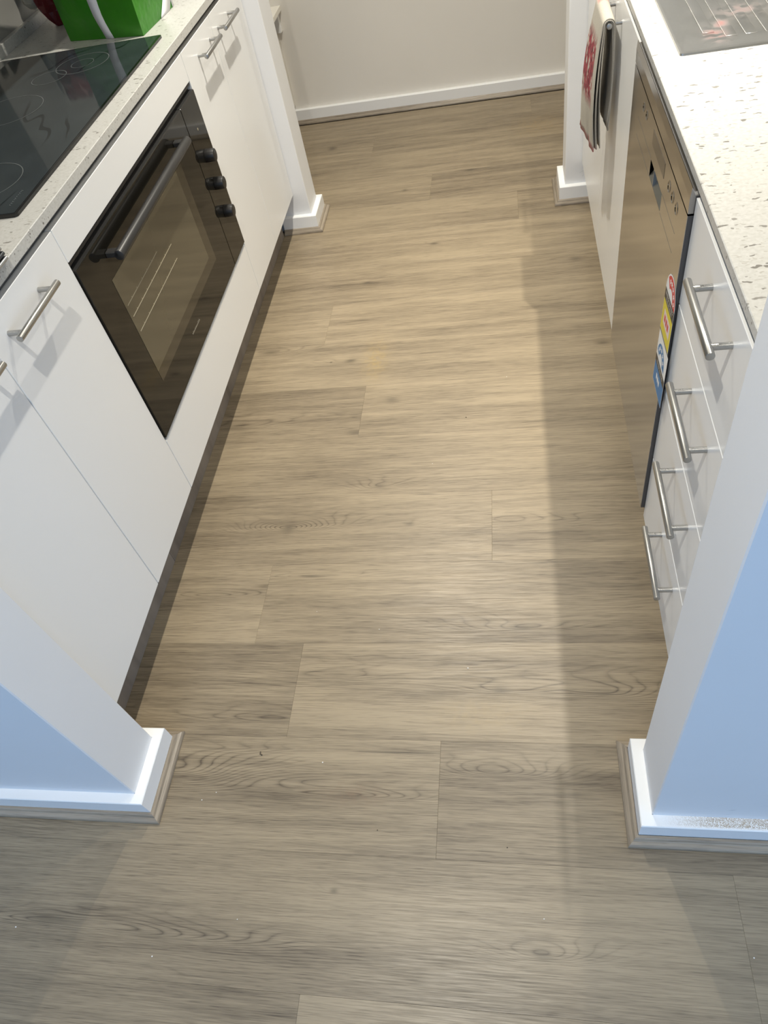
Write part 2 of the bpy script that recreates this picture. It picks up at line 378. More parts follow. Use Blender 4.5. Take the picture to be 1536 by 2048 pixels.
# grain features read off the photograph: x, y, along, across, darkness, ring amplitude
FEAT = [(.523, 1.886, .016, .007, .55, 4), (.515, 1.434, .020, .008, .6, 5), (.449, 1.434, .004, .003, .8, 0), (.67, 1.228, .018, .014, .32, 3),
        (.43, .735, .020, .012, .45, 16), (.668, .874, .018, .009, .42, 8), (.761, .736, .012, .007, .4, 4), (.522, .576, .030, .004, .6, 6),
        (.99, .269, .020, .009, .42, 6), (.759, 2.109, .016, .009, .55, 5), (1.267, 1.91, .022, .010, .42, 5), (1.036, .423, .030, .010, .38, 10),
        (1.094, .603, .028, .0022, .5, 3), (.225, 3.06, .02, .02, .55, 4), (1.314, 1.432, .02, .010, .45, 4), (.575, 1.092, .03, .010, .4, 3),
        (.887, 2.672, .03, .012, .45, 4), (.221, 1.512, .03, .010, .45, 6), (.973, .09, .03, .012, .2, 12), (1.057, -.22, .016, .008, .4, 8),
        (.678, -.142, .008, .005, .5, 3), (.687, .035, .035, .006, .5, 10), (.783, 1.339, .05, .0016, .65, 0), (.795, .838, .03, .0018, .65, 0),
        (.783, .126, .09, .0022, .6, 2), (.613, 2.562, .012, .012, .45, 4), (.299, .52, .05, .010, .12, 13), (.486, .191, .05, .010, .15, 11),
        (.12, -.2245, .06, .008, .35, 10), (.335, -.236, .04, .006, .3, 8), (1.258, -.199, .05, .012, .2, 11), (1.207, .266, .03, .012, .15, 9), (.18, 1.146, .05, .02, .3, 10), (.294, .074, .03, .02, .1, 12), (1.02, .735, .03, .012, .1, 7), (.62, .30, .05, .012, .1, 6)]
rows = range(-15, 15)
rr = random.Random(3)
meshes = {}
def plank_mesh(L, W):
    key = (round(L, 4), round(W, 4))
    if key not in meshes:
        bm = bmesh.new(); c = 0.0002
        lo = [(-L/2, -W/2, -.005), (L/2, -W/2, -.005), (L/2, W/2, -.005), (-L/2, W/2, -.005)]
        md = [(a[0], a[1], -c) for a in lo]
        tp = [(a[0]-math.copysign(c*1.4, a[0]), a[1]-math.copysign(c*1.4, a[1]), 0) for a in lo]
        vv = [[bm.verts.new(p) for p in q] for q in (lo, md, tp)]
        bm.faces.new(vv[2]); bm.faces.new(vv[0][::-1])
        for k in range(2):
            for i in range(4): bm.faces.new((vv[k][i], vv[k][(i+1) % 4], vv[k+1][(i+1) % 4], vv[k+1][i]))
        me = bpy.data.meshes.new('plank'); bm.to_mesh(me); bm.free(); me.materials.append(M_floor); meshes[key] = me
    return meshes[key]
for k in rows:
    y0 = -0.077+PW*k; y1 = min(y0+PW, YB-0.001)
    j = JO.get(k, rr.uniform(0, PL))
    xa, xb = (LX0+0.002, LX1-0.002) if k < 1 else (-0.9, 2.0)
    x = j-PL*math.ceil((j-xa)/PL); i = 0
    idx0 = round((j-x)/PL)
    while x < xb:
        a, b = max(x, xa), min(x+PL, xb)
        if b-a > 0.02:
            o = bpy.data.objects.new('plank', plank_mesh(b-a-0.0002, y1-y0-0.0002)); COL.objects.link(o)
            o.parent = floor; o.location = Vector(((a+b)/2, (y0+y1)/2, 0))-floor.location
            side = i-idx0+1  # 0 = plank left of the tabled joint, 1 = right of it
            o['seed'] = float(rr.uniform(1, 40)); o['tone'] = TONE.get((k, side), rr.uniform(-.05, .05)); o['swap'] = 0.0
            n = 0
            for fx, fy, fa, fb, fd, fr in FEAT:
                if a <= fx < b and y0 <= fy < y1 and n < NF:
                    n += 1; o['f%d' % n] = [fx-(a+b)/2, fy-(y0+y1)/2, fa]; o['g%d' % n] = [fb, fd, float(fr)]
        x += PL; i += 1

# ------------------------------------------------------------------ walls
H = CEIL
struct('ceiling', B(LX0-.1, LX1+.1, LIVY-.1, YB+.1, H, H+.08), M_ceil, 'flat white ceiling with recessed downlights')
struct('wall_front_left', B(LX0, XWL, 0, T1, 0, H, bev=0.002), M_wing, 'white stub wall at the near left end of the kitchen')
struct('wall_front_right', B(XWR, LX1, 0, T1, 0, H, bev=0.002), M_wing, 'white stub wall at the near right end, bluish in daylight')
struct('wall_far_left', B(XLW-.5, 0.2548, YF, YF+T2, 0, H, bev=0.002), M_wing, 'white stub wall past the tall-handled left cabinets')
struct('wall_far_right', B(1.2575, XRW+.1, YF, YF+T2, 0, H, bev=0.002), M_wing, 'white stub wall behind the hanging towel')
struct('wall_left', B(XLW-.1, XLW, T1, YF, 0, H), M_splash, 'grey wall behind the cooktop bench')
struct('wall_right', B(XRW, XRW+.1, T1, YF, 0, H), M_wall, 'wall behind the sink bench')
struct('wall_back', B(XLW-.6, XRW+.2, YB, YB+.1, 0, H), M_wall, 'plain off-white wall at the far end of the aisle')
struct('wall_nook_left', B(XLW-.7, XLW-.6, YF+T2, YB, 0, H), M_wall)
struct('wall_nook_right', B(XRW+.1, XRW+.2, YF+T2, YB, 0, H), M_wall)
bm = bmesh.new()
box(bm, LX0-.1, LX0, LIVY, -3.05, 0, H); box(bm, LX0-.1, LX0, -.65, T1, 0, H); box(bm, LX0-.1, LX0, -3.05, -.65, 2.32, H); box(bm, LX0-.1, LX0, -3.05, -.65, 0, .18)
struct('wall_living_left', bm, M_wall)
wf = bmesh.new()
for ya, yb in ((-3.05, -3.0), (-1.875, -1.825), (-.7, -.65)): box(wf, LX0-.08, LX0-.03, ya, yb, .18, 2.32, bev=.004)
box(wf, LX0-.08, LX0-.03, -3.05, -.65, 2.27, 2.32, bev=.004); box(wf, LX0-.08, LX0-.03, -3.05, -.65, .18, .23, bev=.004)
struct('window_added_left', wf, mat('window_frame', (.7, .7, .7), .4), 'added unseen side window around the left fill light')  # made-up window frame for the added fill on the left
bm = bmesh.new()
box(bm, LX1, LX1+.1, LIVY, -3.05, 0, H); box(bm, LX1, LX1+.1, -.65, T1, 0, H); box(bm, LX1, LX1+.1, -3.05, -.65, 2.32, H); box(bm, LX1, LX1+.1, -3.05, -.65, 0, .18)
struct('wall_living_right', bm, M_wall)
wf = bmesh.new()
for ya, yb in ((-3.05, -3.0), (-1.875, -1.825), (-.7, -.65)): box(wf, LX1+.03, LX1+.08, ya, yb, .18, 2.32, bev=.004)
box(wf, LX1+.03, LX1+.08, -3.05, -.65, 2.27, 2.32, bev=.004); box(wf, LX1+.03, LX1+.08, -3.05, -.65, .18, .23, bev=.004)
struct('window_2', wf, mat('window_frame', (.7, .7, .7), .4), 'tall side window of the living room')
# window wall of the living room behind the camera
bm = bmesh.new()
box(bm, LX0, -0.65, LIVY-.1, LIVY, 0, H); box(bm, 2.85, LX1, LIVY-.1, LIVY, 0, H); box(bm, -0.65, 2.85, LIVY-.1, LIVY, 2.3, H)
struct('wall_living_back', bm, M_wall)
wf = bmesh.new()
for x0, x1 in ((-.65, -.6), (1.075, 1.125), (2.8, 2.85)): box(wf, x0, x1, LIVY-.08, LIVY-.03, 0, 2.3, bev=.004)
box(wf, -.65, 2.85, LIVY-.08, LIVY-.03, 2.25, 2.3, bev=.004); box(wf, -.65, 2.85, LIVY-.08, LIVY-.03, 0, .06, bev=.004)
struct('window_1', wf, mat('window_frame', (.7, .7, .7), .4), 'glazed sliding door of the living room')

# ------------------------------------------------------------------ baseboards with scotia moulding
PROF = [(0, 0), (.018, 0), (.0182, .003), (.0172, .0065), (.0150, .0092), (.0118, .0108), (.0092, .0118), (.0078, .0135), (.0066, .0162), (.0045, .018), (0, .018)]
def off(path, d):
    out = []
    n = len(path); P = [Vector(p) for p in path]
    for i in range(n):
        dirs = []
        if i > 0: dirs.append((P[i]-P[i-1]).normalized())
        if i < n-1: dirs.append((P[i+1]-P[i]).normalized())
        ns = [Vector((q.y, -q.x)) for q in dirs]
        if len(ns) == 1: out.append(P[i]+ns[0]*d)
        else:
            b = (ns[0]+ns[1]); out.append(P[i]+b*(d/(1+ns[0].dot(ns[1]))))
    return out
def sweep(path_fn, i, prof):
    bm = bmesh.new(); A = []; Bv = []
    for d, z in prof:
        o = path_fn(d); A.append(bm.verts.new((o[i].x, o[i].y, z))); Bv.append(bm.verts.new((o[i+1].x, o[i+1].y, z)))
    n = len(prof)
    for k in range(n): bm.faces.new((A[k], A[(k+1) % n], Bv[(k+1) % n], Bv[k]))
    bm.faces.new(A[::-1]); bm.faces.new(Bv); bmesh.ops.recalc_face_normals(bm, faces=bm.faces[:])
    return bm
def baseboard(name, path, label, board=None, gap=0.0):
    """path runs so that the room lies to the right of its direction"""
    bprof = [(0, 0), (SK, 0), (SK, HS-.002), (SK-.0015, HS), (0, HS)]
    root = None
    for i in range(len(path)-1):
        bm = sweep(lambda d: off(path, d), i, bprof)
        if root is None:
            root = struct(name, bm, board or M_trim, label)
        else: obj('board', bm, board or M_trim, root)
    for i in range(len(path)-1):
        bm = sweep(lambda d: off(path, d+SK+gap), i, PROF)
        q = obj('scotia_moulding', bm, M_mould, root)
        dv = Vector(path[i+1])-Vector(path[i]); q['swap'] = 1.0 if abs(dv.y) > abs(dv.x) else 0.0; q['seed'] = R.uniform(1, 30); q['tone'] = 0.0
baseboard('baseboard_front_left', [(LX0, 0), (XWL, 0), (XWL, T1), (.132, T1)], 'white baseboard with oak scotia around the near left stub wall')
baseboard('baseboard_front_right', [(1.389, T1), (XWR, T1), (XWR, 0), (LX1, 0)], 'dusty white baseboard with oak scotia around the near right stub wall', M_dusty, 0.001)
baseboard('baseboard_far_left', [(.132, YF), (.2548, YF), (.2548, YF+T2), (XLW-.5, YF+T2)], 'white baseboard with scotia around the far left stub wall')
baseboard('baseboard_far_right', [(XRW, YF+T2), (1.2575, YF+T2), (1.2575, YF), (1.389, YF)], 'white baseboard with scotia around the far right stub wall')
baseboard('baseboard_back', [(XLW-.6, YB), (XRW+.1, YB)], 'white baseboard with scotia along the far wall')

# ------------------------------------------------------------------ cabinets
def bar_handle(parent, side, yc, z, half=0.084):
    """round bar handle with two posts; side = +1 left run (points to +x), -1 right run"""
    xd = XDL if side > 0 else XDR
    xb = xd+side*0.030
    bm = bmesh.new(); cyl(bm, (xb, yc-half, z), (xb, yc+half, z), 0.0061, 24, 0.0006)
    h = obj('handle', bm, M_handle, parent, True)
    tag(h, 'brushed nickel bar handle')
    for s in (-1, 1):
        bm2 = bmesh.new(); cyl(bm2, (xd, yc+s*0.0645, z), (xb-side*.003, yc+s*0.0645, z), 0.0048, 18)
        q = bmesh.new(); 
        me = h.data
        b3 = bmesh.new(); b3.from_mesh(me)
        tmp = bpy.data.meshes.new('t'); 
        for v in bm2.verts: v.co -= wpos(h)
        bm2.to_mesh(tmp); b3.from_mesh(tmp); 
        for f in b3.faces: f.smooth = True
        for e in b3.edges:
            if len(e.link_faces) == 2 and e.calc_face_angle(0) > 0.6: e.smooth = False
        b3.to_mesh(me); b3.free(); bm2.free(); q.free(); bpy.data.meshes.remove(tmp)
    return h
GAP = 0.0012
def front(parent, name, side, y0, y1, z0, z1):
    a, b = (XDL-.016, XDL) if side > 0 else (XDR, XDR+.016)
    return obj(name, B(a, b, y0+GAP, y1-GAP, z0+GAP, z1-GAP, bev=0.0008), M_door, parent)
def carcass(parent, side, y0, y1):
    a, b = (XLW+.002, XDL-.0175) if side > 0 else (XDR+.0175, XRW-.002)
    return obj('carcass', B(a, b, y0+.0005, y1-.0005, .152, .8885), M_carc, parent)
def left_unit(y0, y1, hy, label):
    t = thing('base_cabinet', label, 'cabinet', (0, (y0+y1)/2, .152), 'white door cabinets')
    carcass(t, 1, y0, y1); d = front(t, 'door', 1, y0, y1, ZB, ZT); bar_handle(d, 1, hy, .8285); return t
left_unit(T1+.001, G1, .343, 'narrow white cabinet touching the near left stub wall')
left_unit(G1, G2, .5755, 'white cabinet with bar handle directly on the near side of the oven')
left_unit(G3, G4, 1.848, 'white cabinet with bar handle directly on the far side of the oven')
left_unit(G4, YF-.002, 2.077, 'white cabinet touching the far left stub wall, second past the oven')
OT, OB = .8065, .3207
t = thing('oven_cabinet', 'white housing panels above and below the black oven', 'cabinet', (0, (G2+G3)/2, .152))
bm = bmesh.new(); box(bm, XLW+.002, XDL-.0175, G2+.0005, G2+.015, .152, .8885); box(bm, XLW+.002, XDL-.0175, G3-.015, G3-.0005, .152, .8885)
box(bm, XLW+.002, XDL-.0175, G2+.015, G3-.015, .152, .29); box(bm, XLW+.002, XDL-.0175, G2+.015, G3-.015, .84, .8885)
obj('carcass', bm, M_carc, t)
front(t, 'top_panel', 1, G2, G3, OT, ZT); front(t, 'lower_panel', 1, G2, G3, ZB, OB)

# kickboards (two lengths butted on the left)
def kick(x0, x1, y0, y1, label):
    o = obj('kickboard', B(x0, x1, y0, y1, 0.0005, .1515, bev=.0008), M_kick); o['swap'] = 1.0; o['seed'] = R.uniform(1, 30); o['tone'] = 0.0
    # grain runs along the length: the height takes the place of the across axis
    return tag(o, label, 'kickboard', 'grey oak kickboards')
kick(.114, .130, T1+.06, .632, 'short near length of grey oak kickboard under left cabinets')
kick(.114, .130, .6325, YF-.045, 'long grey oak kickboard under the oven and far left cabinets')
kick(XDR+.070, XDR+.086, T1+.06, YF-.045, 'grey oak kickboard under the sink side cabinets')

# ------------------------------------------------------------------ benchtops
tag(obj('benchtop', B(XLW+.0205, XCL, T1+.001, YF-.001, .892, ZC, bev=.0012), M_stone), 'speckled stone benchtop under the black cooktop', 'benchtop')
tag(obj('benchtop', B(XCR, XRW-.0205, T1+.001, YF-.001, .890, ZR, bev=.0012), M_stone), 'bright speckled stone benchtop around the sink', 'benchtop')
tag(obj('upstand', B(XLW+.0005, XLW+.020, T1+.001, YF-.001, .892, .9405, bev=.001), M_stone), 'low speckled stone upstand behind the cooktop', 'upstand')
tag(obj('upstand', B(XRW-.020, XRW-.0005, T1+.001, YF-.001, .890, .9325, bev=.001), M_stone), 'low speckled stone upstand behind the sink', 'upstand')

# ------------------------------------------------------------------ cooktop
t = thing('cooktop', 'black ceramic glass cooktop with faint burner rings', 'cooktop', (-.1, 1.246, ZC))
cx0, cx1, cy0, cy1 = -.3225, .1590, .7505, 1.682
bm = B(cx0, cx1, cy0, cy1, ZC, ZC+.006)
ve = [e for e in bm.edges if abs(e.verts[0].co.z-e.verts[1].co.z) > .004]
bmesh.ops.bevel(bm, geom=ve, offset=.007, segments=4, affect='EDGES', profile=.5)
obj('bevelled_rim', bm, M_cookrim, t)
bm = B(cx0+.007, cx1-.007, cy0+.006, cy1-.006, ZC+.0055, ZC+.0064)
obj('glass', bm, M_cook, t)
def ring(bm, cx, cy, r, wd, z, seg=64, h=.0002):
    a = []
    for rad in (r-wd/2, r+wd/2):
        a.append([bm.verts.new((cx+rad*math.cos(2*math.pi*i/seg), cy+rad*math.sin(2*math.pi*i/seg), z+h)) for i in range(seg)])
    for i in range(seg): bm.faces.new((a[0][i], a[1][i], a[1][(i+1) % seg], a[0][(i+1) % seg]))
for cx, cy, r in ((-.02, 1.55, .070), (-.085, 1.478, .045), (-.113, 1.285, .088), (.01, .90, .0865), (-.21, .93, .10)):
    bm = bmesh.new(); ring(bm, cx, cy, r, .0016, ZC+.0065)
    if r == .070: ring(bm, cx, cy, .030, .0012, ZC+.0065)
    obj('burner_ring', bm, M_print, t)
bm = bmesh.new()                       # illegible small print near the front corner
rl = random.Random(5); yy = .788
while yy < .849:
    L = rl.uniform(.003, .006); box(bm, .1265, .1270+rl.uniform(.002, .004), yy, yy+.0011, ZC+.0064, ZC+.0066); box(bm, .1265, .1273, yy, yy+L*.8, ZC+.0064, ZC+.0066); yy += L+.0016
obj('printed_mark', bm, M_print, t)

# ------------------------------------------------------------------ oven
t = thing('oven', 'wide black glass built-in oven with three knobs', 'oven', (-.05, (G2+G3)/2, .321))
FX = XDL+.004
obj('body', B(-.30, XDL-.018, G2+.016, G3-.016, .322, .805), M_black, t)
bm = bmesh.new(); box(bm, XDL-.017, XDL-.012, G2+.0015, G3-.0015, .322, .8055)
box(bm, XDL-.012, XDL-.002, G2+.0015, G3-.0015, .7985, .8050, bev=.001)     # vent louvre lip
obj('vent_frame', bm, M_black, t)
dr = obj('oven_door', B(XDL-.012, FX, G2+.0022, 1.5235, .331, .7875, bev=.0012), M_ovenglass, t)
obj('door_edge', B(XDL-.0125, FX-.0012, G2+.003, 1.5228, .7872, .7882), M_blackmet, dr)
obj('window_glass', B(FX-.001, FX+.0006, .8635, 1.3602, .4547, .7030), M_ovenwin, dr)
bm = bmesh.new(); box(bm, FX-.001, FX+.0005, 1.3602, 1.4051, .4246, .7030); box(bm, FX-.001, FX+.0005, .8635, 1.3602, .4246, .4547)
obj('window_border', bm, M_ovenwin2, dr)
for z, ya, yb in ((.6325, .874, 1.095), (.603, .874, 1.18), (.5635, .874, 1.18)):
    bm = bmesh.new(); cyl(bm, (FX+.0004, ya, z), (FX+.0004, yb, z), .0011, 8)
    yy = ya+.03
    while yy < yb-.01: box(bm, FX, FX+.001, yy, yy+.0016, z, z+.0035); yy += .037
    obj('rack_wire', bm, M_wire, dr)
bm = bmesh.new(); yy = 1.096; rl = random.Random(9)
while yy < 1.162:
    L = rl.uniform(.003, .006); zz = .3905-(yy-1.096)*.03
    box(bm, FX, FX+.0003, yy, yy+.0009, zz-.002, zz+rl.uniform(.001, .004)); box(bm, FX, FX+.0003, yy, yy+L, zz-.0015, zz-.0007); yy += L+.0015
obj('printed_mark', bm, mat('pale_print', (.45, .42, .34), .5), dr)
HZ, HX = .7455, .2335
bm = bmesh.new(); cyl(bm, (HX, .885, HZ), (HX, 1.4325, HZ), .0115, 28, .0025)
hd = obj('handle', bm, M_blackmet, dr, True); tag(hd, 'black round bar handle')
for y in (.894, 1.412):
    obj('handle_bracket', B(FX-.0005, HX, y-.009, y+.011, HZ-.004, HZ+.009, bev=.002), M_blackmet, t)
cp = obj('control_panel', B(XDL-.012, FX, 1.5257, G3-.0022, .331, .7875, bev=.0012), M_ovenglass, t)
obj('panel_edge', B(XDL-.0125, FX-.0012, 1.5262, G3-.003, .7872, .7882), M_blackmet, cp)
M_knob = mat('black_knob', (.012, .011, .010), .4)
for z in (.6375, .5575, .4725):
    bm = bmesh.new(); yk = 1.590
    cyl(bm, (FX, yk, z), (FX+.027, yk, z), .0180, 32, .0012, .0168)
    k = obj('knob', bm, M_knob, cp, True)
    obj('knob_pointer', B(FX+.0269, FX+.0273, yk-.0008, yk+.0008, z+.004, z+.015), M_print, k)
bm = bmesh.new(); cyl(bm, (FX, 1.594, .7085), (FX+.0008, 1.594, .7085), .0035, 16)
obj('indicator_light', bm, M_wire, cp, True)

# ------------------------------------------------------------------ drawers, dishwasher, sink cabinet
D0, D1 = .2735, .6325
t = thing('drawer_cabinet', 'white stack of four drawers beside the dishwasher', 'drawers', (1.6, (D0+D1)/2, .152))
carcass(t, -1, T1+.001, D1)
zs = [.134, .3215, .5065, .6915, .8755]
for i in range(3, -1, -1):
    d = front(t, 'drawer_front', -1, D0, D1, zs[i], zs[i+1])
    bar_handle(d, -1, .4055, (.8285, .640, .456, .2705)[3-i])
obj('filler_panel', B(XDR+.001, XDR+.0165, T1+.001, D0-.001, .134, .8755, bev=.0008), M_door, t)
DW0, DW1 = .6345, 1.2455
t = thing('dishwasher', 'stainless steel dishwasher with rating stickers', 'dishwasher', (1.6, .94, .16))
obj('body', B(XDR+.008, XRW-.04, DW0+.003, DW1-.002, .165, .872), M_dwside, t)
DX = 1.3088
# door front with a pocket handle: four boxes round the pocket, joined
bm = bmesh.new(); py0, py1, pz0, pz1 = .8338, .9680, .7455, .7770
box(bm, DX, XDR+.006, DW0, py0, .160, .8445); box(bm, DX, XDR+.006, py1, DW1, .160, .8445)
box(bm, DX, XDR+.006, py0, py1, .160, pz0); box(bm, DX, XDR+.006, py0, py1, pz1, .8445)
door = obj('door', bm, M_dw, t)
obj('door_side', B(DX+.0012, XDR+.012, DW0-.0011, DW0-.0002, .160, .8445), M_dwside, t)
bm = bmesh.new(); v = [bm.verts.new(p) for p in ((DX+.0002, py0, pz0), (DX+.0002, py1, pz0), (DX+.022, py1, pz1), (DX+.022, py0, pz1), (DX+.0002, py0, pz1), (DX+.0002, py1, pz1))]
bm.faces.new((v[0], v[1], v[2], v[3])); bm.faces.new((v[3], v[2], v[5], v[4])); bm.faces.new((v[0], v[3], v[4])); bm.faces.new((v[1], v[5], v[2]))
obj('pocket_handle', bm, mat('pocket_grey', (.12, .12, .105), .3, .5), t)
obj('pocket_tab', B(DX, DX+.006, .925, .928, pz0, pz1), M_handle, t)
# rounded top trim
prof = [(DX, .8475), (DX-.0005, .872), (DX+.001, .8885), (DX+.005, .882), (DX+.011, .8835), (XDR+.012, .8800), (XDR+.012, .8475)]
bm = prism(bmesh.new(), prof, DW0, DW1, 'y')
obj('top_trim', bm, M_dw, t)
for z in (.7788, .7440):
    for a, b in ((.70, py0-.002), (py1+.002, 1.155)): obj('pinstripe', B(DX-.0002, DX+.001, a, b, z-.0003, z+.0003), M_dwside, door)
obj('display', B(DX-.0004, DX+.001, .8362, .9718, .8035, .8298), mat('smoked_display', (.075, .06, .045), .15), door)
def oval(yc, zc, ry, rz, w_):
    bm = bmesh.new(); n = 28; a = []
    for q in (0, 1):
        a.append([bm.verts.new((DX-.0009 if q else DX-.0001, yc+(ry-(w_ if q else 0))*math.cos(2*math.pi*i/n), zc+(rz-(w_ if q else 0))*math.sin(2*math.pi*i/n))) for i in range(n)])
    b = [bm.verts.new((DX+.0008, yc+(ry-w_*1.8)*math.cos(2*math.pi*i/n), zc+(rz-w_*1.8)*math.sin(2*math.pi*i/n))) for i in range(n)]
    for i in range(n):
        j = (i+1) % n
        bm.faces.new((a[0][i], a[0][j], a[1][j], a[1][i])); bm.faces.new((a[1][i], a[1][j], b[j], b[i]))
    return bm
for yc in (.784, .748, .711): obj('button', oval(yc, .8155, .011, .0105, .0014), M_dw, door, True)
for yc, zc in ((1.096, .8185), (1.056, .8195)): obj('button', oval(yc, zc, .009, .0095, .0012), M_dw, door, True)
# rating stickers, flat print on the door
SX = DX-.0004
def flat(name, pts, m, parent, k=0):
    bm = prism(bmesh.new(), pts, SX-.00012*k, SX-.00012*k+.0001, 'x'); return obj(name, bm, m, parent)
def arc(yc, zc, r, a0, a1, n=16): return [(yc+r*math.cos(a0+(a1-a0)*i/n), zc+r*math.sin(a0+(a1-a0)*i/n)) for i in range(n+1)]
def rect(y0, y1, z0, z1): return [(y0, z0), (y1, z0), (y1, z1), (y0, z1)]
PI = math.pi
def text(body, yc, zc, size, m, parent, name='lettering', k=4):
    cu = bpy.data.curves.new(name, 'FONT'); cu.body = body; cu.size = size; cu.align_x = 'CENTER'; cu.align_y = 'CENTER'
    tmp = bpy.data.objects.new('t', cu); COL.objects.link(tmp)
    dg = bpy.context.evaluated_depsgraph_get(); me = bpy.data.meshes.new_from_object(tmp.evaluated_get(dg))
    bpy.data.objects.remove(tmp); bm = bmesh.new(); bm.from_mesh(me); bpy.data.meshes.remove(me)
    for v in bm.verts: v.co = Vector((SX-.00012*k, yc-v.co.x, zc+v.co.y))       # seen from -x, text reads towards -y
    return obj(name, bm, m, parent)
def star(yc, zc, r):
    return [(yc+(r if i % 2 == 0 else r*.42)*math.sin(PI*i/5), zc+(r if i % 2 == 0 else r*.42)*math.cos(PI*i/5)) for i in range(10)]
yl, yr = .7005, .6165; yc = (yl+yr)/2
es = flat('energy_sticker', [(yl, .5945), (yl, .681)]+arc(yc, .681, (yl-yr)/2, 0, PI)[1:-1]+[(yr, .681), (yr, .5945)], M_white, t)
tag(es, 'red and yellow star rating sticker')
flat('red_arch', arc(yc, .681, .039, PI*.22, PI)+arc(yc, .681, .018, PI, PI*.22), M_srd, es, 1)
for a in (.36, .5, .64, .78, .92): flat('star', star(yc+.0285*math.cos(PI*a), .681+.0285*math.sin(PI*a), .0062), M_white, es, 2)
flat('black_band', rect(yr+.001, yl-.001, .660, .681), M_sbk, es, 2)
text('ENERGY RATING', yc, .6745, .0088, M_white, es, k=3)
text('COMPARE MODELS', yc, .6655, .0062, M_white, es, k=3)
flat('yellow_panel', rect(yr+.001, yl-.001, .5985, .660), M_syl, es, 1)
flat('number_box', rect(yr+.012, yl-.016, .618, .646), M_spk, es, 2)
bm = bmesh.new()
for q in range(3): box(bm, SX-.0005, SX-.0004, .640+.014*q, .649+.014*q, .626, .639)
obj('number_print', bm, M_srd, es)
flat('black_line', rect(yr+.001, yl-.001, .5945, .5975), M_sbk, es, 2)
ws = flat('water_sticker', rect(.608, .6985, .4787, .5940), M_white, t)
tag(ws, 'blue star rating sticker')
yw = .6590
flat('blue_arch', arc(yw, .546, .034, PI*.05, PI)+arc(yw, .546, .0155, PI, PI*.05), M_sbl, ws, 1)
for a in (.18, .34, .5, .66, .82): flat('star', star(yw+.025*math.cos(PI*a), .546+.025*math.sin(PI*a), .0058), M_white, ws, 2)
flat('black_band', rect(.609, .6975, .524, .540), M_sbk, ws, 2)
text('WATER RATING', .653, .532, .0082, M_white, ws, k=3)
flat('blue_panel', rect(.609, .6975, .4797, .5235), M_sbl, ws, 1)
bm = bmesh.new()
for q in range(3): box(bm, SX-.0004, SX-.0003, .642+.011*q, .650+.011*q, .500, .512)
obj('number_print', bm, M_white, ws)

t = thing('sink_cabinet', 'white two-door cabinet under the sink with a towel on its handle', 'cabinet', (1.6, 1.79, .152))
carcass(t, -1, DW1+.001, YF-.002)
d = front(t, 'door', -1, DW1+.001, 1.7478, .1438, .8755); bar_handle(d, -1, 1.608, .8285)
d = front(t, 'door', -1, 1.7478, YF-.002, .1438, .8755); bar_handle(d, -1, 1.8875, .8285)

# ------------------------------------------------------------------ sink drainer
t = thing('sink', 'stainless steel sink drainer with raised ribs and a reddish stain', 'sink', (1.6, 1.4, ZR))
sx0, sx1, sy0, sy1 = 1.3600, 1.86, 1.0795, 1.98
# sheet with a shallow recessed drainer: outer frame + floor with sloped rounded lip
def rrect(x0, x1, y0, y1, r, n=6):
    pts = []
    for cx, cy, a0 in ((x1-r, y1-r, 0), (x0+r, y1-r, PI/2), (x0+r, y0+r, PI), (x1-r, y0+r, 1.5*PI)):
        for i in range(n+1): a = a0+PI/2*i/n; pts.append((cx+r*math.cos(a), cy+r*math.sin(a)))
    return pts
bm = bmesh.new()
loops = [(rrect(sx0, sx1, sy0, sy1, .006), ZR), (rrect(sx0+.0005, sx1-.0005, sy0+.001, sy1-.001, .006), ZR+.0038), (rrect(sx0+.003, sx1-.003, sy0+.005, sy1-.005, .006), ZR+.0046), (rrect(sx0+.006, sx1-.006, sy0+.010, sy1-.010, .006), ZR+.0038),
         (rrect(sx0+.0235, sx1-.02, sy0+.052, sy1-.03, .05), ZR+.0038), (rrect(sx0+.0265, sx1-.023, sy0+.056, sy1-.033, .05), ZR+.0022)]
VV = [[bm.verts.new((x, y, z)) for x, y in pts] for pts, z in loops]
n = len(VV[0])
for a, b in zip(VV, VV[1:]):
    for i in range(n): bm.faces.new((a[i], a[(i+1) % n], b[(i+1) % n], b[i]))
bm.faces.new(VV[-1]); bm.faces.new(VV[0][::-1]); bmesh.ops.recalc_face_normals(bm, faces=bm.faces[:])
obj('drainer_sheet', bm, M_sink, t, True)
for i in range(10):
    x1 = 1.4345+.0343*i; ya = (1.166 if i == 0 else 1.138-.002*min(i, 3))
    bm = B(x1-.0205, x1, ya, 1.86, ZR+.0010, ZR+.0036)
    top = [e for e in bm.edges if min(v_.co.z for v_ in e.verts) > ZR+.003]
    bmesh.ops.bevel(bm, geom=top, offset=.0013, segments=3, affect='EDGES', profile=.5)
    obj('drainer_rib', bm, M_sink, t, True)

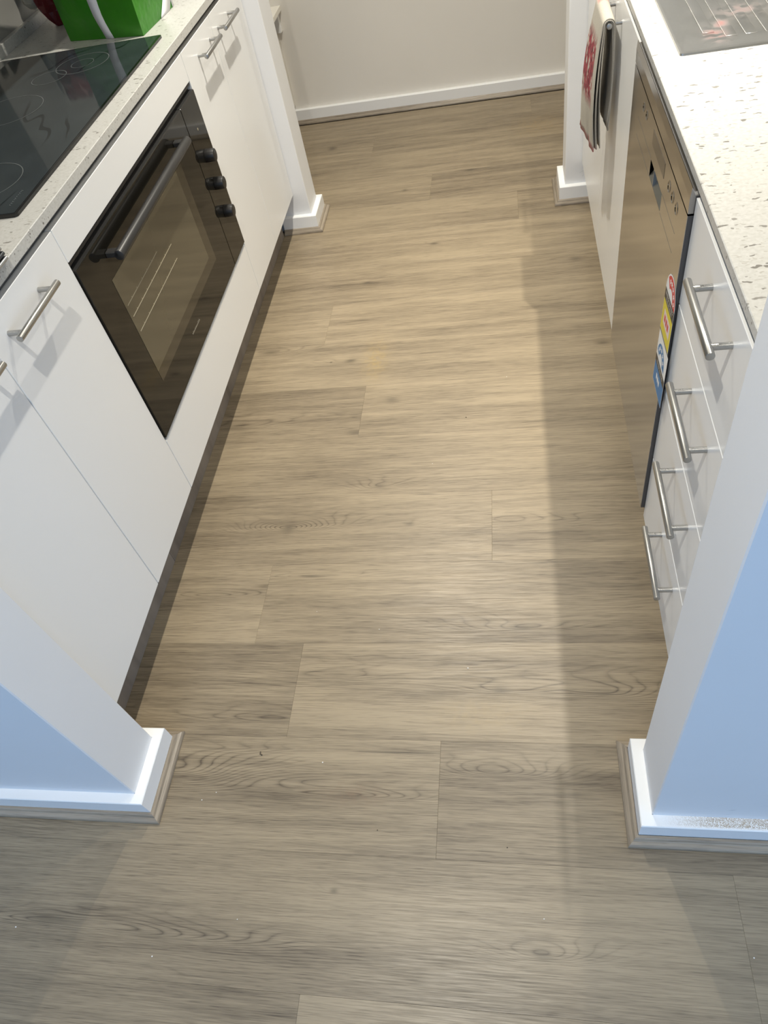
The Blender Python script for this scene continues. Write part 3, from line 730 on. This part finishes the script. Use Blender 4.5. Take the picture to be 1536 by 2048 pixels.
# ------------------------------------------------------------------ towel over the handle
t = thing('tea_towel', 'folded linen tea towel with red flowers and pink hem over the sink cabinet handle', 'towel', (1.286, 1.61, .54))
xb, zb = XDR-.030, .8285
def sheet(r, zf, zbk, y0, y1, ph, bul_f, bul_b, name, wavy=.0025, swing=0.0):
    """cloth strip hung over the bar: down the aisle side to zf, down the door side to zbk"""
    prof = []
    nf = 18
    for i in range(nf+1): s = i/nf; prof.append((xb-r-bul_f*math.sin(PI*min(1, (1-s)*1.05))*1.0-bul_f*.5*(1-s), zf+(zb-zf)*s, 1-s))
    for i in range(1, 8): a = PI-PI*i/8; prof.append((xb+r*math.cos(a), zb+r*math.sin(a), 0))
    for i in range(nf+1): s = i/nf; prof.append((xb+r+bul_b*math.sin(PI*min(1, s*1.02)), zb-(zb-zbk)*s, s*.6))
    bm = bmesh.new(); ny = 22; g = []
    for x, z, k in prof:
        row = []
        for j in range(ny+1):
            v = j/ny; y = y0+(y1-y0)*v
            dx = -swing*k*v+wavy*k*math.sin(v*9+ph+z*14)+.0012*k*math.sin(v*23+ph*2)
            yy = y+(.006*math.sin(z*22+ph))*k*(1 if v < .5 else -.4)+(v-.5)*.02*k*(1 if z < zb else 0)
            row.append(bm.verts.new((x+dx, yy, z+.004*k*math.sin(v*7+ph))))
        g.append(row)
    for a, b in zip(g, g[1:]):
        for j in range(ny): bm.faces.new((a[j], a[j+1], b[j+1], b[j]))
    o = obj(name, bm, M_towel, t, True)
    sm = o.modifiers.new('s', 'SOLIDIFY'); sm.thickness = .0022; sm.offset = 0
    return o
sheet(.0080, .552, .600, 1.534, 1.694, .3, .003, .007, 'inner_fold', .003, .004)
sheet(.0110, .546, .604, 1.530, 1.692, 1.6, .006, .005, 'middle_fold', .003, .012)
sheet(.0142, .541, .592, 1.531, 1.700, 2.4, .010, .002, 'outer_fold', .002, .022)

# ------------------------------------------------------------------ things on the left bench
t = thing('shopping_bag', 'bright green shopping bag with white stripes behind the cooktop', 'bag', (-.04, 1.9, ZC))
bm = bmesh.new()
c0 = [Vector((-.150, 1.781)), Vector((.0935, 1.718)), Vector((.110, 1.955)), Vector((-.132, 2.015))]   # base corners
nz_, ns = 14, 10; hgt = .34; gridv = []
def bagpt(side, s, z):
    a, b = c0[side], c0[(side+1) % 4]; p = a.lerp(b, s); k = z/hgt
    n2 = Vector(((b-a).y, -(b-a).x)).normalized()
    bul = math.sin(PI*s)*(.010*math.sin(PI*min(1, k*1.6)))
    if side == 0: bul += -.016*max(0, 1-abs(s-.5-.28*(k))/.22)*min(1, k*3)*.9      # diagonal crease on the front
    if side in (1, 3): bul += -.022*max(0, 1-abs(s-.5)/.5)*k                     # gusset folds in
    q = p+n2*bul
    return Vector((q.x+.010*k*(1 if side == 1 else 0), q.y, ZC+.0006+z))
for i in range(nz_+1):
    row = []
    for side in range(4):
        for j in range(ns): row.append(bm.verts.new(bagpt(side, j/ns, hgt*i/nz_)))
    gridv.append(row)
m_ = 4*ns
for a, b in zip(gridv, gridv[1:]):
    for i in range(m_): bm.faces.new((a[i], a[(i+1) % m_], b[(i+1) % m_], b[i]))
bm.faces.new(gridv[0][::-1]); bmesh.ops.recalc_face_normals(bm, faces=bm.faces[:])
bagb = obj('body', bm, M_bag, t, True)
def stripe(side, path, wd, name):
    bm = bmesh.new(); A = []; d = .0018; sg = []
    a, b = c0[side], c0[(side+1) % 4]; n2 = Vector(((b-a).y, -(b-a).x)).normalized()
    for s, z in path:
        for q in (0, 1):
            p = bagpt(side, min(1, max(0, s+(q-.5)*wd)), z); sg.append(bm.verts.new((p.x+n2.x*d, p.y+n2.y*d, p.z)))
    for i in range(len(path)-1): bm.faces.new((sg[2*i], sg[2*i+1], sg[2*i+3], sg[2*i+2]))
    o = obj(name, bm, M_strap, t, True); sm = o.modifiers.new('s', 'SOLIDIFY'); sm.thickness = .0008; return o
stripe(0, [(.557-.045*min(1, (.34*i/18)/.05)+.10*max(0, .34*i/18-.08), .34*i/18) for i in range(19)], .105, 'front_stripe')
stripe(1, [(.70+5.0*(.05*i/8), .05*i/8) for i in range(9)], .30, 'side_stripe')
stripe(1, [(.97, .34*i/14) for i in range(15)], .04, 'edge_piping')
# handle loop standing up
bm = bmesh.new(); pts = []
for i in range(17):
    a = PI*i/16; pts.append(Vector((-.03-.055*math.cos(a), 1.752, ZC+.335+.13*math.sin(a))))
prev = None
for p in pts:
    cur = [bm.verts.new(p+Vector((0, dy, 0))) for dy in (-.012, .012)]
    if prev: bm.faces.new((prev[0], prev[1], cur[1], cur[0]))
    prev = cur
o = obj('bag_handle', bm, M_strap, t, True); o.modifiers.new('s', 'SOLIDIFY').thickness = .0015

t = thing('food_packet', 'crumpled dark red food packet leaning against the green bag', 'packet', (-.235, 2.03, ZC))
bm = bmesh.new(); rp = random.Random(4)
pts = []
for i in range(13):
    z = .22*i/12; k = i/12; row = []
    hw = .052*(.55+.75*min(1, k*2.2))*(1-.25*max(0, k-.7)/.3); th = .038*(.7+.5*math.sin(PI*min(1, k*1.1)))*(1-.9*max(0, k-.8)/.2)
    for j in range(20):
        a = 2*PI*j/20; row.append(bm.verts.new((-.258-.10*k*.5+hw*.8*math.cos(a)+rp.uniform(-.005, .005), 1.985+th*math.sin(a)+rp.uniform(-.004, .004), ZC+.001+z)))
    pts.append(row)
for a, b in zip(pts, pts[1:]):
    for j in range(20): bm.faces.new((a[j], a[(j+1) % 20], b[(j+1) % 20], b[j]))
bm.faces.new(pts[0][::-1]); bm.faces.new(pts[-1]); bmesh.ops.recalc_face_normals(bm, faces=bm.faces[:])
obj('wrapper', bm, M_red, t)
bm = prism(bmesh.new(), [(-.226, ZC+.004), (-.219, ZC+.004), (-.222, ZC+.16), (-.234, ZC+.16)], 1.945, 1.960, 'y')
obj('seal_edge', bm, M_cream, t)
bm = bmesh.new(); bmesh.ops.create_icosphere(bm, subdivisions=2, radius=.03, matrix=Matrix.Translation((-.325, 1.985, ZC+.085)))
for v in bm.verts: v.co.z = ZC+.085+(v.co.z-ZC-.085)*1.4; v.co += Vector((rp.uniform(-.003, .003), rp.uniform(-.003, .003), 0))
obj('label_fold', bm, M_cream, t)

for i, (m, lab) in enumerate(((M_trayA, 'grey tray, lowest of the stack on the near bench edge'), (M_trayB, 'dark tray in the middle of the stack on the near bench edge'), (M_trayA, 'grey tray, topmost of the stack on the near bench edge'))):
    z0 = ZC+.0005+.0085*i
    tt = thing('baking_tray', lab, 'tray', (.02, .40, z0), 'trays stacked on the near left bench')
    x1 = .2145-.001*i
    obj('pan', B(-.20, x1-.006, .18, .594, z0, z0+.004, bev=.001), M_trayB, tt)
    bm = bmesh.new(); cyl(bm, (x1-.003, .176, z0+.005), (x1-.003, .597, z0+.005), .0031, 12); cyl(bm, (-.203, .176, z0+.005), (-.203, .597, z0+.005), .0031, 12)
    cyl(bm, (-.203, .176, z0+.005), (x1-.003, .176, z0+.005), .0031, 12); cyl(bm, (-.203, .597, z0+.005), (x1-.003, .597, z0+.005), .0031, 12)
    obj('rim', bm, m, tt, True)

t = thing('unseen_rangehood', 'unseen stainless canopy hood added over the cooktop to shade the bench', 'unseen_rangehood', (-.13, 1.245, 1.40))  # unseen hood, added low and deep to block lamp light on bench and wall
obj('canopy', B(XLW+.0005, .12, .772, 1.719, 1.40, 1.46, bev=.002), M_handle, t)
obj('flue', B(XLW+.0005, -.12, 1.11, 1.38, 1.46, CEIL-.001, bev=.002), M_handle, t)
bm = bmesh.new(); box(bm, -.30, .06, .83, 1.66, 1.394, 1.3995)
obj('filter', bm, M_blackmet, t)

# ------------------------------------------------------------------ low shelf in the nook beyond the far left stub wall
t = thing('wall_shelf', 'low stone-topped shelf beyond the far left stub wall', 'shelf', (-.25, 3.0, .40))
obj('shelf_top', B(XLW-.55, .040, 2.70, YB-.0005, .494, .514, bev=.001), mat('cream_laminate', (.84, .81, .73), .35), t)
obj('side_bracket', B(XLW-.55, .024, YB-.030, YB-.0005, .412, .494, bev=.001), M_trim, t)
obj('back_rail', B(XLW-.55, .006, 2.80, 2.82, .412, .494, bev=.001), M_trim, t)
obj('support_panel', B(XLW-.55, .0, YB-.022, YB-.0005, .0830, .412, bev=.001), M_wall, t)

# ------------------------------------------------------------------ downlights in the ceiling
for x, y, e, beam, tilt, lab in LAMPS:
    t = thing('downlight', 'recessed round '+lab, 'lamp', (x, y, CEIL-.008))
    bm = bmesh.new(); n = 32; L = [(.045, -.001), (.047, -.006), (.052, -.006), (.055, 0.0)]
    V2 = [[bm.verts.new((x+r*math.cos(2*PI*i/n), y+r*math.sin(2*PI*i/n), CEIL+z)) for i in range(n)] for r, z in L]
    for a, b in zip(V2, V2[1:]):
        for i in range(n): bm.faces.new((a[i], a[(i+1) % n], b[(i+1) % n], b[i]))
    obj('trim_ring', bm, M_trim, t, True)
    bm = bmesh.new(); bmesh.ops.create_circle(bm, cap_ends=True, segments=32, radius=.045, matrix=Matrix.Translation((x, y, CEIL-.002)))
    obj('diffuser', bm, M_lamp, t)

# ------------------------------------------------------------------ crumbs on the floor
def crumbs(name, pts, m, r, lab):
    bm = bmesh.new()
    for x, y in pts:
        s = r*R.uniform(.6, 1.2)
        bmesh.ops.create_icosphere(bm, subdivisions=1, radius=s, matrix=Matrix.Translation((x, y, s*.45)) @ Matrix.Diagonal((1, .8, .5, 1)))
    tag(obj(name, bm, m), lab, 'crumbs', None, 'stuff')
crumbs('pale_crumbs', [(1.3965, -.2012), (.0536, -.2407), (.3724, .0134), (1.0618, -.165), (.92, .32), (.55, .47), (.62, .10), (.40, .03), (.71, .42), (.81, .95), (1.02, 1.3), (.35, -.27), (.5, -.2)], M_crumb, .0016, 'tiny pale crumbs scattered over the floor')
crumbs('dark_crumbs', [(.4797, .1142), (.4830, .1120), (.4790, .1180), (.90, 1.13), (1.0, -.05), (.75, -.03)], M_crumbd, .0022, 'small dark specks of dirt on the floor')
